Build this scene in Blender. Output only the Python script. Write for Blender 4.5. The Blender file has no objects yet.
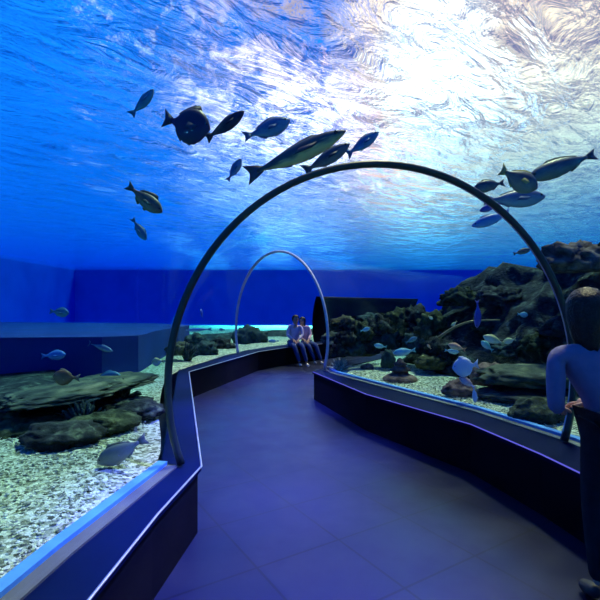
import bpy, bmesh, math, random
from mathutils import Vector, Matrix, noise
random.seed(7)
SC = bpy.context.scene
COL = SC.collection
PI = math.pi
EYE = 1.55
def P(px, py, d):
    """point at depth d on the sight line of a picture position"""
    return Vector(((px-300)/450*d, d, EYE+(305-py)/450*d))

# ------------------------------------------------------------------ materials
def new_mat(name):
    m = bpy.data.materials.new(name); m.use_nodes = True
    nt = m.node_tree; nt.nodes.clear()
    out = nt.nodes.new('ShaderNodeOutputMaterial')
    return m, nt, out
def N(nt, typ, **kw):
    n = nt.nodes.new(typ)
    for k, v in kw.items():
        if k.startswith('i_'):
            n.inputs[k[2:].replace('_', ' ')].default_value = v
        else:
            setattr(n, k, v)
    return n
def ramp(nt, fac, stops):
    r = nt.nodes.new('ShaderNodeValToRGB')
    e = r.color_ramp.elements
    while len(e) < len(stops): e.new(0.5)
    for el, (p, c) in zip(e, stops):
        el.position = p; el.color = (*c, 1) if len(c) == 3 else c
    nt.links.new(fac, r.inputs[0])
    return r
def mottled(name, cols, scale=6, rough=0.8, bump=0.3, kind='noise', detail=6, bscale=None, spec=0.3):
    """surface whose own colour varies between the given colours"""
    m, nt, out = new_mat(name)
    tc = N(nt, 'ShaderNodeTexCoord')
    if kind == 'noise':
        t = N(nt, 'ShaderNodeTexNoise'); t.inputs['Scale'].default_value = scale; t.inputs['Detail'].default_value = detail
        fac = t.outputs['Fac']
    else:
        t = N(nt, 'ShaderNodeTexVoronoi'); t.inputs['Scale'].default_value = scale
        sp = N(nt, 'ShaderNodeSeparateColor'); nt.links.new(t.outputs['Color'], sp.inputs[0]); fac = sp.outputs[0]
    nt.links.new(tc.outputs['Object'], t.inputs['Vector'])
    n = len(cols)
    lo, hi = (0.3, 0.7) if kind == 'noise' else (0.0, 1.0)
    r = ramp(nt, fac, [(lo+(hi-lo)*i/max(1, n-1), c) for i, c in enumerate(cols)])
    b = N(nt, 'ShaderNodeBsdfPrincipled')
    b.inputs['Roughness'].default_value = rough
    b.inputs['Specular IOR Level'].default_value = spec
    nt.links.new(r.outputs[0], b.inputs['Base Color'])
    if bump:
        t2 = N(nt, 'ShaderNodeTexNoise'); t2.inputs['Scale'].default_value = bscale or scale*3
        nt.links.new(tc.outputs['Object'], t2.inputs['Vector'])
        bp = N(nt, 'ShaderNodeBump'); bp.inputs['Strength'].default_value = bump; bp.inputs['Distance'].default_value = 0.02
        nt.links.new(t2.outputs['Fac'], bp.inputs['Height']); nt.links.new(bp.outputs[0], b.inputs['Normal'])
    nt.links.new(b.outputs[0], out.inputs[0])
    return m
def plain(name, col, rough=0.5, metal=0.0, spec=0.5):
    m, nt, out = new_mat(name)
    tc = N(nt, 'ShaderNodeTexCoord')
    t = N(nt, 'ShaderNodeTexNoise'); t.inputs['Scale'].default_value = 9
    nt.links.new(tc.outputs['Object'], t.inputs['Vector'])
    r = ramp(nt, t.outputs['Fac'], [(0.3, tuple(c*0.88 for c in col)), (0.7, tuple(min(1, c*1.08) for c in col))])
    b = N(nt, 'ShaderNodeBsdfPrincipled')
    b.inputs['Roughness'].default_value = rough; b.inputs['Metallic'].default_value = metal
    b.inputs['Specular IOR Level'].default_value = spec
    nt.links.new(r.outputs[0], b.inputs['Base Color']); nt.links.new(b.outputs[0], out.inputs[0])
    return m
def emitter(name, col, s):
    m, nt, out = new_mat(name)
    e = N(nt, 'ShaderNodeEmission'); e.inputs[0].default_value = (*col, 1); e.inputs[1].default_value = s
    nt.links.new(e.outputs[0], out.inputs[0])
    return m
def fish_mat(name, back, belly, spots=None, rough=0.45):
    """countershaded skin: back and belly are the animal's own colours"""
    m, nt, out = new_mat(name)
    tc = N(nt, 'ShaderNodeTexCoord')
    sp = N(nt, 'ShaderNodeSeparateXYZ'); nt.links.new(tc.outputs['Generated'], sp.inputs[0])
    t = N(nt, 'ShaderNodeTexNoise'); t.inputs['Scale'].default_value = 7; t.inputs['Detail'].default_value = 3
    nt.links.new(tc.outputs['Generated'], t.inputs['Vector'])
    ma = N(nt, 'ShaderNodeMath', operation='MULTIPLY_ADD'); ma.inputs[1].default_value = 0.5; ma.inputs[2].default_value = -0.25
    nt.links.new(t.outputs['Fac'], ma.inputs[0])
    ad = N(nt, 'ShaderNodeMath', operation='ADD'); nt.links.new(sp.outputs[2], ad.inputs[0]); nt.links.new(ma.outputs[0], ad.inputs[1])
    mid = spots or tuple((a+b)/2 for a, b in zip(back, belly))
    r = ramp(nt, ad.outputs[0], [(0.22, belly), (0.45, mid), (0.66, back)])
    b = N(nt, 'ShaderNodeBsdfPrincipled'); b.inputs['Roughness'].default_value = rough
    nt.links.new(r.outputs[0], b.inputs['Base Color']); nt.links.new(b.outputs[0], out.inputs[0])
    return m

def acrylic_mat():
    m, nt, out = new_mat('clear_acrylic')
    tr = N(nt, 'ShaderNodeBsdfTransparent'); tr.inputs[0].default_value = (0.97, 0.985, 1, 1)
    gl = N(nt, 'ShaderNodeBsdfGlossy'); gl.inputs['Roughness'].default_value = 0.03
    gl.inputs['Color'].default_value = (0.75, 0.85, 1, 1)
    lw = N(nt, 'ShaderNodeLayerWeight'); lw.inputs['Blend'].default_value = 0.5
    fr = ramp(nt, lw.outputs['Facing'], [(0.0, (0.015,)*3), (0.7, (0.02,)*3), (1.0, (0.10,)*3)])
    mx = N(nt, 'ShaderNodeMixShader')
    nt.links.new(fr.outputs[0], mx.inputs[0]); nt.links.new(tr.outputs[0], mx.inputs[1]); nt.links.new(gl.outputs[0], mx.inputs[2])
    nt.links.new(mx.outputs[0], out.inputs[0])
    return m
def water_volume_mat():
    m, nt, out = new_mat('tank_water')
    tr = N(nt, 'ShaderNodeBsdfTransparent')
    va = N(nt, 'ShaderNodeVolumeAbsorption'); va.inputs['Color'].default_value = (0.0, 0.76, 0.95, 1); va.inputs['Density'].default_value = WATER_DENS
    nt.links.new(tr.outputs[0], out.inputs['Surface']); nt.links.new(va.outputs[0], out.inputs['Volume'])
    return m
WATER_DENS = 0.20
def ripple_mat():
    """water surface seen from below: mirror of the tank where it is seen flat, open to the sky where it is seen steep"""
    m, nt, out = new_mat('rippled_water_surface')
    tc = N(nt, 'ShaderNodeTexCoord')
    ro = N(nt, 'ShaderNodeMapping'); ro.inputs['Rotation'].default_value = (0, 0, math.radians(-48))
    nt.links.new(tc.outputs['Object'], ro.inputs[0])
    mp = N(nt, 'ShaderNodeMapping'); mp.inputs['Scale'].default_value = (0.75, 1.7, 1)
    nt.links.new(ro.outputs[0], mp.inputs[0])
    t1 = N(nt, 'ShaderNodeTexNoise'); t1.inputs['Scale'].default_value = 1.6; t1.inputs['Detail'].default_value = 5; t1.inputs['Roughness'].default_value = 0.55; t1.inputs['Distortion'].default_value = 0.7
    nt.links.new(mp.outputs[0], t1.inputs['Vector'])
    t2 = N(nt, 'ShaderNodeTexNoise'); t2.inputs['Scale'].default_value = 0.35; t2.inputs['Detail'].default_value = 2
    nt.links.new(tc.outputs['Object'], t2.inputs['Vector'])
    mm = N(nt, 'ShaderNodeMath', operation='MULTIPLY_ADD'); mm.inputs[1].default_value = 2.2
    nt.links.new(t2.outputs['Fac'], mm.inputs[0]); nt.links.new(t1.outputs['Fac'], mm.inputs[2])
    bp = N(nt, 'ShaderNodeBump'); bp.inputs['Strength'].default_value = 1.0; bp.inputs['Distance'].default_value = 0.42
    nt.links.new(mm.outputs[0], bp.inputs['Height'])
    lw = N(nt, 'ShaderNodeLayerWeight'); lw.inputs['Blend'].default_value = 0.5
    nt.links.new(bp.outputs[0], lw.inputs['Normal'])
    r = ramp(nt, lw.outputs['Facing'], [(0.42, (0.02,)*3), (0.70, (0.36,)*3), (0.85, (0.50,)*3), (1.0, (0.85,)*3)])
    tr = N(nt, 'ShaderNodeBsdfTransparent')
    gl = N(nt, 'ShaderNodeBsdfGlossy'); gl.inputs['Roughness'].default_value = 0.06; gl.inputs['Color'].default_value = (0.95, 0.98, 1, 1)
    nt.links.new(bp.outputs[0], gl.inputs['Normal'])
    mx = N(nt, 'ShaderNodeMixShader')
    rf = N(nt, 'ShaderNodeBsdfRefraction'); rf.inputs['IOR'].default_value = 0.93; rf.inputs['Roughness'].default_value = 0.0
    nt.links.new(bp.outputs[0], rf.inputs['Normal'])
    m0 = N(nt, 'ShaderNodeMixShader'); m0.inputs[0].default_value = 0.65
    nt.links.new(tr.outputs[0], m0.inputs[1]); nt.links.new(rf.outputs[0], m0.inputs[2])
    nt.links.new(r.outputs[0], mx.inputs[0]); nt.links.new(m0.outputs[0], mx.inputs[1]); nt.links.new(gl.outputs[0], mx.inputs[2])
    nt.links.new(mx.outputs[0], out.inputs[0])
    return m
def floor_mat():
    m, nt, out = new_mat('dark_floor_tiles')
    tc = N(nt, 'ShaderNodeTexCoord')
    mp = N(nt, 'ShaderNodeMapping'); mp.inputs['Rotation'].default_value = (0, 0, math.radians(-32))
    nt.links.new(tc.outputs['Object'], mp.inputs[0])
    br = N(nt, 'ShaderNodeTexBrick'); br.offset = 0.0; br.inputs['Scale'].default_value = 1.0
    br.inputs['Brick Width'].default_value = 0.6; br.inputs['Row Height'].default_value = 0.6; br.inputs['Mortar Size'].default_value = 0.008
    br.inputs['Color1'].default_value = (0.0075, 0.011, 0.038, 1); br.inputs['Color2'].default_value = (0.009, 0.013, 0.043, 1); br.inputs['Mortar'].default_value = (0.004, 0.006, 0.022, 1)
    nt.links.new(mp.outputs[0], br.inputs['Vector'])
    t = N(nt, 'ShaderNodeTexNoise'); t.inputs['Scale'].default_value = 2.5; t.inputs['Detail'].default_value = 5
    nt.links.new(tc.outputs['Object'], t.inputs['Vector'])
    r = ramp(nt, t.outputs['Fac'], [(0.35, (0.30,)*3), (0.65, (0.46,)*3)])
    b = N(nt, 'ShaderNodeBsdfPrincipled')
    nt.links.new(br.outputs['Color'], b.inputs['Base Color']); nt.links.new(r.outputs[0], b.inputs['Roughness'])
    b.inputs['Specular IOR Level'].default_value = 0.22
    nt.links.new(b.outputs[0], out.inputs[0])
    return m

M = {}
M['acrylic'] = acrylic_mat(); M['water'] = water_volume_mat(); M['ripple'] = ripple_mat(); M['floor'] = floor_mat()
M['gravel'] = mottled('pale_gravel', [(0.05, 0.06, 0.035), (0.32, 0.36, 0.22), (0.60, 0.65, 0.44), (0.80, 0.84, 0.64)], 42, 0.9, 0.8, 'voronoi', bscale=60)
M['pebble'] = mottled('pebbles', [(0.08, 0.10, 0.06), (0.55, 0.58, 0.38), (0.80, 0.82, 0.64)], 25, 0.8, 0, 'voronoi')
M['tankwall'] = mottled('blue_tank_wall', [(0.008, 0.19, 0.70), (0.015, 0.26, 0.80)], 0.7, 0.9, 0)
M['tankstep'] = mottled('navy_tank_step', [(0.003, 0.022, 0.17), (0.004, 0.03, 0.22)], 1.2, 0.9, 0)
M['rock'] = mottled('reef_rock', [(0.012, 0.018, 0.014), (0.04, 0.055, 0.04), (0.09, 0.11, 0.06), (0.20, 0.20, 0.11)], 5, 0.9, 0.7)
M['darkrock'] = mottled('dark_reef_rock', [(0.003, 0.005, 0.006), (0.012, 0.018, 0.020), (0.030, 0.038, 0.034), (0.12, 0.15, 0.10)], 8, 0.95, 1.0, bscale=20)
M['brownrock'] = mottled('brown_rock', [(0.05, 0.03, 0.03), (0.16, 0.10, 0.085), (0.30, 0.20, 0.15)], 9, 0.9, 0.7)
M['mossrock'] = mottled('mossy_rock', [(0.005, 0.010, 0.004), (0.022, 0.035, 0.014), (0.05, 0.065, 0.03), (0.14, 0.16, 0.07)], 9, 0.95, 1.0, bscale=24)
M['coral'] = mottled('pale_coral', [(0.20, 0.24, 0.20), (0.55, 0.58, 0.50)], 14, 0.8, 0.6)
M['coralteal'] = mottled('teal_coral', [(0.012, 0.032, 0.03), (0.05, 0.10, 0.085)], 12, 0.9, 0.6)
M['coralolive'] = mottled('olive_coral', [(0.025, 0.03, 0.01), (0.12, 0.12, 0.045)], 12, 0.9, 0.6)
M['branch'] = mottled('tan_branch', [(0.14, 0.12, 0.06), (0.34, 0.28, 0.14)], 8, 0.9, 0.4)
M['face'] = mottled('black_plinth_face', [(0.003, 0.003, 0.006), (0.005, 0.005, 0.009)], 3, 0.6, 0, spec=0.08)
M['ledgetop'] = mottled('navy_ledge_top', [(0.001, 0.005, 0.034), (0.0015, 0.007, 0.045)], 3, 0.5, 0, spec=0.03)
M['steel'] = plain('brushed_steel', (0.62, 0.66, 0.72), 0.35, 0.9)
M['ring'] = plain('dark_green_steel', (0.022, 0.045, 0.038), 0.38, 0.2)
M['ringlit'] = plain('lit_pale_seam', (0.62, 0.62, 0.72), 0.4)  # strong light on the far arch is put into this paler colour
M['railblue'] = plain('blue_rail', (0.08, 0.32, 0.72), 0.5)
M['railbeige'] = plain('grey_beige_sealant', (0.10, 0.115, 0.11), 0.6)
M['led'] = emitter('violet_led', (0.16, 0.16, 1.0), 0.7)

# ------------------------------------------------------------------ helpers
def link(name, bm, mats, parent=None, smooth=True):
    me = bpy.data.meshes.new(name); bm.to_mesh(me); bm.free()
    for m in (mats if isinstance(mats, (list, tuple)) else [mats]): me.materials.append(m)
    if smooth:
        for p in me.polygons: p.use_smooth = True
    o = bpy.data.objects.new(name, me); COL.objects.link(o)
    if parent: o.parent = parent
    return o
def tag(o, label=None, cat=None, group=None, kind=None):
    if label: o['label'] = label
    if cat: o['category'] = cat
    if group: o['group'] = group
    if kind: o['kind'] = kind
    return o
def empty(name, loc):
    o = bpy.data.objects.new(name, None); o.location = loc; o.empty_display_size = 0.1; COL.objects.link(o)
    return o
def tube_bm(pts, rad, seg=10, bm=None, closed=False, cap=True, squash=1.0):
    """round bar along a list of points; rad a number or a list"""
    bm = bm or bmesh.new()
    pts = [Vector(p) for p in pts]; n = len(pts)
    rings = []
    up = None
    for i, p in enumerate(pts):
        t = (pts[min(i+1, n-1)] - pts[max(i-1, 0)]).normalized()
        if up is None:
            up = Vector((0, 0, 1)) if abs(t.z) < 0.9 else Vector((0, 1, 0))
        s = t.cross(up).normalized(); u = s.cross(t).normalized(); up = u
        r = rad[i] if isinstance(rad, (list, tuple)) else rad
        rings.append([bm.verts.new(p + s*math.cos(2*PI*k/seg)*r + u*math.sin(2*PI*k/seg)*r*squash) for k in range(seg)])
    for a, b in zip(rings, rings[1:]):
        for k in range(seg):
            bm.faces.new((a[k], a[(k+1) % seg], b[(k+1) % seg], b[k]))
    if cap:
        bm.faces.new(rings[0][::-1]); bm.faces.new(rings[-1])
    return bm
def smooth_path(pts, sub=6):
    """catmull-rom through 2-d or 3-d points"""
    pts = [Vector(p) for p in pts]; out = []
    for i in range(len(pts)-1):
        p0 = pts[max(i-1, 0)]; p1 = pts[i]; p2 = pts[i+1]; p3 = pts[min(i+2, len(pts)-1)]
        for k in range(sub):
            t = k/sub
            out.append(0.5*((2*p1) + (p2-p0)*t + (2*p0-5*p1+4*p2-p3)*t*t + (3*p1-p0-3*p2+p3)*t**3))
    out.append(pts[-1]); return out

# ------------------------------------------------------------------ tunnel plan
FOOT = 0.46; SPRING = 1.0; CROWN_R = 1.62
PAIRS = [((-1.35, -3.2), (2.35, -3.2)), ((-1.22, 0), (2.40, 0.1)), ((-1.0, 2.0), (2.30, 2.4)), ((-0.83, 3.07), (2.13, 3.6)),
         ((-1.33, 4.76), (1.78, 4.65)), ((-1.80, 6.6), (1.00, 6.2)), ((-1.90, 7.7), (0.70, 6.8)), ((-1.66, 9.0), (0.50, 7.2)),
         ((-1.42, 10.2), (0.42, 7.55)), ((-0.62, 11.75), (0.95, 8.5)), ((0.4, 13.1), (1.95, 9.9)), ((2.0, 15.2), (3.7, 12.1)), ((4.6, 18.0), (6.2, 14.6))]
def arch(L, R, n=40, grow=0.0):
    L = Vector((*L, 0)); R = Vector((*R, 0)); c = (L+R)/2; h = (R-L)/2; hw = h.length; u = h/hw
    a = hw/0.943 + grow; f0 = math.asin(-(SPRING-FOOT)/CROWN_R)
    out = []
    for i in range(n+1):
        f = f0 + (PI-2*f0)*i/n
        out.append(c - u*(a*-math.cos(PI-f))*-1*-1 + Vector((0, 0, SPRING+(CROWN_R+grow)*math.sin(f))) if False else
                   c - u*a*math.cos(f)*1.0 + Vector((0, 0, SPRING+(CROWN_R+grow)*math.sin(f))))
    return out
def shell(name, pairs, mat, grow=0.0, flip=False):
    bm = bmesh.new(); rows = [[bm.verts.new(p) for p in arch(L, R, 40, grow)] for L, R in pairs]
    for a, b in zip(rows, rows[1:]):
        for k in range(40):
            f = (a[k], a[k+1], b[k+1], b[k])
            bm.faces.new(f[::-1] if flip else f)
    return link(name, bm, mat)
def dens(pairs, sub=3):
    L = smooth_path([p[0] for p in pairs], sub); R = smooth_path([p[1] for p in pairs], sub)
    return list(zip([tuple(v) for v in L], [tuple(v) for v in R]))
s1 = shell('acrylic_panel', dens(PAIRS[:4]), M['acrylic'])
tag(s1, 'clear curved acrylic tunnel panel overhead, nearest, in front of the dark arch', 'tunnel panel')
s2 = shell('acrylic_panel', dens(PAIRS[3:9]), M['acrylic'])
tag(s2, 'clear curved acrylic tunnel panel between dark near arch and pale far arch', 'tunnel panel')
s3 = shell('acrylic_panel', dens(PAIRS[8:]), M['acrylic'])
tag(s3, 'clear curved acrylic tunnel panel beyond the pale far arch, round the bend', 'tunnel panel')

# the arches over the panel joints
def arch_ring(name, pair, r, mat, glint_mat, glint_r, label):
    e = empty(name, ((pair[0][0]+pair[1][0])/2, (pair[0][1]+pair[1][1])/2, FOOT))
    pts = [p - e.location for p in arch(*pair, 64, -r*0.9)]
    link('arch_bar', tube_bm(pts, r, 12), mat, e)
    d = (Vector(pair[1])-Vector(pair[0])).normalized(); nrm = Vector((-d.y, d.x, 0))
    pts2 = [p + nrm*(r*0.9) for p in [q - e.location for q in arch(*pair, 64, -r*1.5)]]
    o = link('glint_bead', tube_bm(pts2, glint_r, 8), glint_mat, e)  # added pale bar standing in for the reflection along the arch edge
    tag(e, label, 'arch'); return e
arch_ring('tunnel_arch', PAIRS[3], 0.026, M['ring'], M['steel'], 0.007, 'large dark green steel arch spanning the walkway near the camera')
arch_ring('tunnel_arch', PAIRS[8], 0.024, M['ringlit'], M['steel'], 0.008, 'thin pale arch at the bend beside the seated couple')

# ------------------------------------------------------------------ floor, plinths
bm = bmesh.new()
vs = [bm.verts.new(p) for p in ((-3.2, -3.4, 0), (9, -3.4, 0), (9, 20, 0), (-3.2, 20, 0))]
bm.faces.new(vs); tag(link('floor', bm, M['floor'], smooth=False), 'dark tiled walkway floor', 'floor', kind='structure')

LEFT_IN = [(-1.05, -3.2), (-0.88, 0), (-0.745, 2.38), (-0.67, 3.07), (-1.82, 7.39), (-0.97, 10.6), (-0.35, 11.6), (0.84, 13.0), (2.5, 14.8), (5.0, 17.6)]
LEFT_OUT = [(-1.5, -3.2), (-1.36, 0), (-1.14, 2.2), (-0.98, 3.2), (-2.05, 7.6), (-1.33, 10.9), (-0.75, 12.0), (0.25, 13.4), (1.9, 15.4), (4.5, 18.2)]
RIGHT_IN = [(2.05, -3.2), (2.02, 0), (1.90, 2.4), (1.80, 3.06), (1.76, 3.32), (1.56, 4.15), (0.80, 5.55), (0.20, 7.40), (0.72, 8.6), (1.72, 10.0), (3.4, 12.3), (5.9, 14.8)]
RIGHT_OUT = [(2.5, -3.2), (2.55, 0), (2.42, 2.4), (2.33, 3.3), (2.28, 3.65), (1.93, 4.70), (1.15, 6.25), (0.52, 7.5), (1.05, 8.4), (2.1, 9.8), (3.85, 12.0), (6.3, 14.5)]
HL = 0.45
def plinth(name, inner, outer, mats, side):
    bm = bmesh.new(); rows = []
    for (a, b) in zip(inner, outer):
        a = Vector((*a, 0)); b = Vector((*b, 0)); u = (b-a).normalized()
        t = a + u*0.03
        rows.append([bm.verts.new(Vector((v.x, v.y, z))) for v, z in ((t, 0), (t, HL-0.03), (a, HL-0.025), (a, HL), (b, HL), (b, 0))])
    for r0, r1 in zip(rows, rows[1:]):
        for k in range(5):
            f = bm.faces.new((r0[k], r0[k+1], r1[k+1], r1[k]))
            f.material_index = 1 if k in (2, 3) else 0
    bm.faces.new(rows[0]); bm.faces.new(rows[-1][::-1])
    bmesh.ops.recalc_face_normals(bm, faces=bm.faces)
    return tag(link(name, bm, mats, smooth=False), kind='structure')
tag(plinth('plinth_left', LEFT_IN, LEFT_OUT, [M['face'], M['ledgetop']], 'l'), 'low black plinth with navy ledge along the left side', 'plinth')
tag(plinth('plinth_right', RIGHT_IN, RIGHT_OUT, [M['face'], M['ledgetop']], 'r'), 'low black plinth with ledge along the right side', 'plinth')
def strip(name, pts, r, mat, label, cat, kind=None):
    bm = tube_bm([(*p, HL+r*0.5) for p in pts], r, 8, squash=0.7)
    return tag(link(name, bm, mat), label, cat, kind=kind)
strip('edge_trim', LEFT_IN, 0.008, M['steel'], 'thin bright metal edging along the inner edge of the left ledge', 'edge trim')
strip('light_strip', [(p[0]+0.012, p[1]) for p in RIGHT_IN[:8]], 0.007, M['led'], 'violet light strip along the top edge of the right plinth', 'light strip')
def rail(name, path, off, w, z0, z1, mat, label):
    """flat bar lying along a path, shifted sideways"""
    pts = [Vector((*p, 0)) for p in path]; bm = bmesh.new(); rows = []
    for i, p in enumerate(pts):
        t = (pts[min(i+1, len(pts)-1)]-pts[max(i-1, 0)]).normalized(); s = Vector((t.y, -t.x, 0))
        a = p+s*off; b = p+s*(off+w)
        rows.append([bm.verts.new(Vector((v.x, v.y, z))) for v, z in ((a, z0), (a, z1), (b, z1), (b, z0))])
    for r0, r1 in zip(rows, rows[1:]):
        for k in range(4): bm.faces.new((r0[k], r0[(k+1) % 4], r1[(k+1) % 4], r1[k]))
    bm.faces.new(rows[0]); bm.faces.new(rows[-1][::-1]); bmesh.ops.recalc_face_normals(bm, faces=bm.faces)
    return tag(link(name, bm, mat, smooth=False), label, 'rail')
LSH = [p[0] for p in PAIRS]; RSH = [p[1] for p in PAIRS]
for nm, path, sgn, side in (('left', LSH[:4], -1, 'left'), ('right', RSH[:9], 1, 'right')):
    rail('sealant_rail', path, sgn*0.0 if sgn > 0 else -0.075, 0.075, HL-0.01, HL+0.012, M['railbeige'], 'grey beige sealant rail at the foot of the %s acrylic' % side)
    rail('blue_rail', path, 0.075 if sgn > 0 else -0.14, 0.065, HL-0.01, HL+0.035, M['railblue'], 'bright blue rail between sealant and gravel on the %s' % side)

# ------------------------------------------------------------------ tank: water body, surface, walls
X0, X1, Y0, Y1, ZT = -18.0, 20.0, -4.5, 36.0, 4.3
bm = bmesh.new()
bmesh.ops.create_cube(bm, size=1, matrix=Matrix.Translation(((X0+X1)/2, (Y0+Y1)/2, (ZT+0.2)/2)) @ Matrix.Diagonal((X1-X0-0.1, Y1-Y0-0.1, ZT-0.24, 1)))
for g in (0.03,):
    rows = []
    for L, R in dens(PAIRS):
        a = arch(L, R, 40, g); a = [Vector((a[0].x, a[0].y, 0.25))] + a + [Vector((a[-1].x, a[-1].y, 0.25))]
        rows.append([bm.verts.new(p) for p in a])
    n = len(rows[0])
    cav = []
    for a, b in zip(rows, rows[1:]):
        for k in range(n): cav.append(bm.faces.new((a[k], a[(k+1) % n], b[(k+1) % n], b[k])))
    cav.append(bm.faces.new(rows[0])); cav.append(bm.faces.new(rows[-1][::-1]))
    bmesh.ops.recalc_face_normals(bm, faces=cav)
    for f in cav: f.normal_flip()
tag(link('tank_water', bm, M['water'], smooth=False), 'clear blue aquarium water around the tunnel', 'water', kind='stuff')
bm = bmesh.new()
vs = [bm.verts.new(p) for p in ((X0, Y0, ZT), (X1, Y0, ZT), (X1, Y1, ZT), (X0, Y1, ZT))]; bm.faces.new(vs)
tag(link('water_surface', bm, M['ripple'], smooth=False), 'rippling water surface seen from below', 'water surface', kind='stuff')
def slab(name, a, b, mat, **k):
    bm = bmesh.new(); a = Vector(a); b = Vector(b); c = (a+b)/2; s = b-a
    bmesh.ops.create_cube(bm, size=1, matrix=Matrix.Translation(c) @ Matrix.Diagonal((*s, 1)))
    return tag(link(name, bm, mat, smooth=False), kind='structure', **k)
slab('wall_left', (X0-0.2, Y0, 0), (X0, Y1, ZT+0.3), M['tankwall'])
slab('wall_right', (X1, Y0, 0), (X1+0.2, Y1, ZT+0.3), M['tankwall'])
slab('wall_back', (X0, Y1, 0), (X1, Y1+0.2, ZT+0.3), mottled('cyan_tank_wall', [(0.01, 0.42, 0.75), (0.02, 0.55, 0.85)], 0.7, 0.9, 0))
slab('wall_front', (X0, Y0-0.2, 0), (X1, Y0, ZT+0.3), M['tankwall'])

# gravel: one bed on each side of the walkway
def gravel(name, edge, far_x, label):
    bm = bmesh.new(); rows = []
    NX = 26
    e2 = smooth_path(edge, 5)
    for p in e2:
        row = []
        for k in range(NX+1):
            t = (k/NX)**1.6
            x = p.x + (far_x-p.x)*t
            z = HL-0.01 + (0.05*noise.noise(Vector((x*0.9, p.y*0.9, 3)))+0.02 if k > 1 else 0) + 0.012*noise.noise(Vector((x*6, p.y*6, 0)))*(k > 0)
            row.append(bm.verts.new((x, p.y, z)))
        rows.append(row)
    for a, b in zip(rows, rows[1:]):
        for k in range(NX): bm.faces.new((a[k], a[k+1], b[k+1], b[k]))
    bmesh.ops.recalc_face_normals(bm, faces=bm.faces)
    if sum(f.normal.z for f in bm.faces) < 0:
        for f in bm.faces: f.normal_flip()
    return tag(link(name, bm, M['gravel']), label, 'gravel', kind='stuff')
GL = [(-1.52, -4.4), (-1.36, 0), (-1.13, 2.2), (-1.0, 3.15), (-1.50, 4.8), (-1.97, 6.6), (-2.03, 7.8), (-1.80, 9.1), (-1.54, 10.3), (-0.78, 11.9), (0.24, 13.4), (1.9, 15.5), (4.5, 18.3), (6, 20), (7.5, 23.9)]
GR = [(2.5, -4.4), (2.55, 0.1), (2.44, 2.4), (2.26, 3.6), (1.91, 4.68), (1.13, 6.25), (0.83, 6.85), (0.64, 7.2), (0.55, 7.6), (1.08, 8.4), (2.1, 9.8), (3.85, 12.0), (6.3, 14.5), (7.5, 16), (8.2, 23.9)]
gravel('gravel_bed', GL, X0, 'pale speckled gravel bed on the left of the tunnel')
gravel('gravel_bed', GR, X1, 'pale speckled gravel bed on the right of the tunnel')
# loose pebbles over the nearest gravel
base_bm = bmesh.new(); bmesh.ops.create_icosphere(base_bm, subdivisions=1, radius=1)
BV = [v.co.copy() for v in base_bm.verts]; BF = [[v.index for v in f.verts] for f in base_bm.faces]; base_bm.free()
def pebbles(n, spots, label):
    vs, fs = [], []
    for _ in range(n):
        x, y = spots(); s = random.uniform(0.004, 0.012)
        sc = Vector((s*random.uniform(0.8, 1.5), s*random.uniform(0.8, 1.5), s*random.uniform(0.5, 0.8)))
        a = random.uniform(0, PI); b = len(vs)
        for v in BV:
            q = Vector((v.x*sc.x, v.y*sc.y, v.z*sc.z)); q.rotate(Matrix.Rotation(a, 3, 'Z')); vs.append((x+q.x, y+q.y, HL+0.02*noise.noise(Vector((x*0.9, y*0.9, 3)))+0.018+q.z))
        fs += [[b+i for i in f] for f in BF]
    me = bpy.data.meshes.new('pebbles'); me.from_pydata(vs, [], fs); me.materials.append(M['pebble'])
    o = bpy.data.objects.new('loose_pebbles', me); COL.objects.link(o); return tag(o, label, 'pebbles', kind='stuff')
def spot_l():
    y = random.uniform(1.6, 4.6); return -1.15-0.12*max(0, y-3)*2-random.random()**1.3*1.8, y
def spot_r():
    y = random.uniform(3.2, 7.0); xe = 2.35-(y-3.6)*0.43
    return max(xe, 0.8)+0.05+random.random()*1.2, y
pebbles(2600, spot_l, 'loose pale and dark pebbles on the left gravel')
pebbles(2600, spot_r, 'loose pale and dark pebbles on the right gravel')

# ------------------------------------------------------------------ reef
def lump(name, loc, size, mat, seed=0, amp=0.28, freq=1.6, sub=4, flat=0.0, rotz=0.0, label=None, cat=None, group=None, parent=None):
    bm = bmesh.new(); bmesh.ops.create_icosphere(bm, subdivisions=sub, radius=1)
    sz = Vector(size)
    for v in bm.verts:
        n = v.co.normalized(); o = Vector((seed*7.3, seed*3.1, seed*1.7))
        k = 1 + amp*noise.noise(n*freq+o) + amp*0.55*noise.noise(n*freq*2.7+o) + amp*0.34*noise.noise(n*freq*5+o) + amp*0.24*noise.noise(n*freq*11+o)
        c = n*k; c.z = max(c.z, -0.55)
        v.co = Vector((c.x*sz.x, c.y*sz.y, c.z*sz.z))
    bmesh.ops.rotate(bm, cent=(0, 0, 0), matrix=Matrix.Rotation(rotz, 3, 'Z'), verts=bm.verts)
    ob = link(name, bm, mat, parent); ob.location = loc
    return tag(ob, label, cat, group) if label else ob
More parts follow.
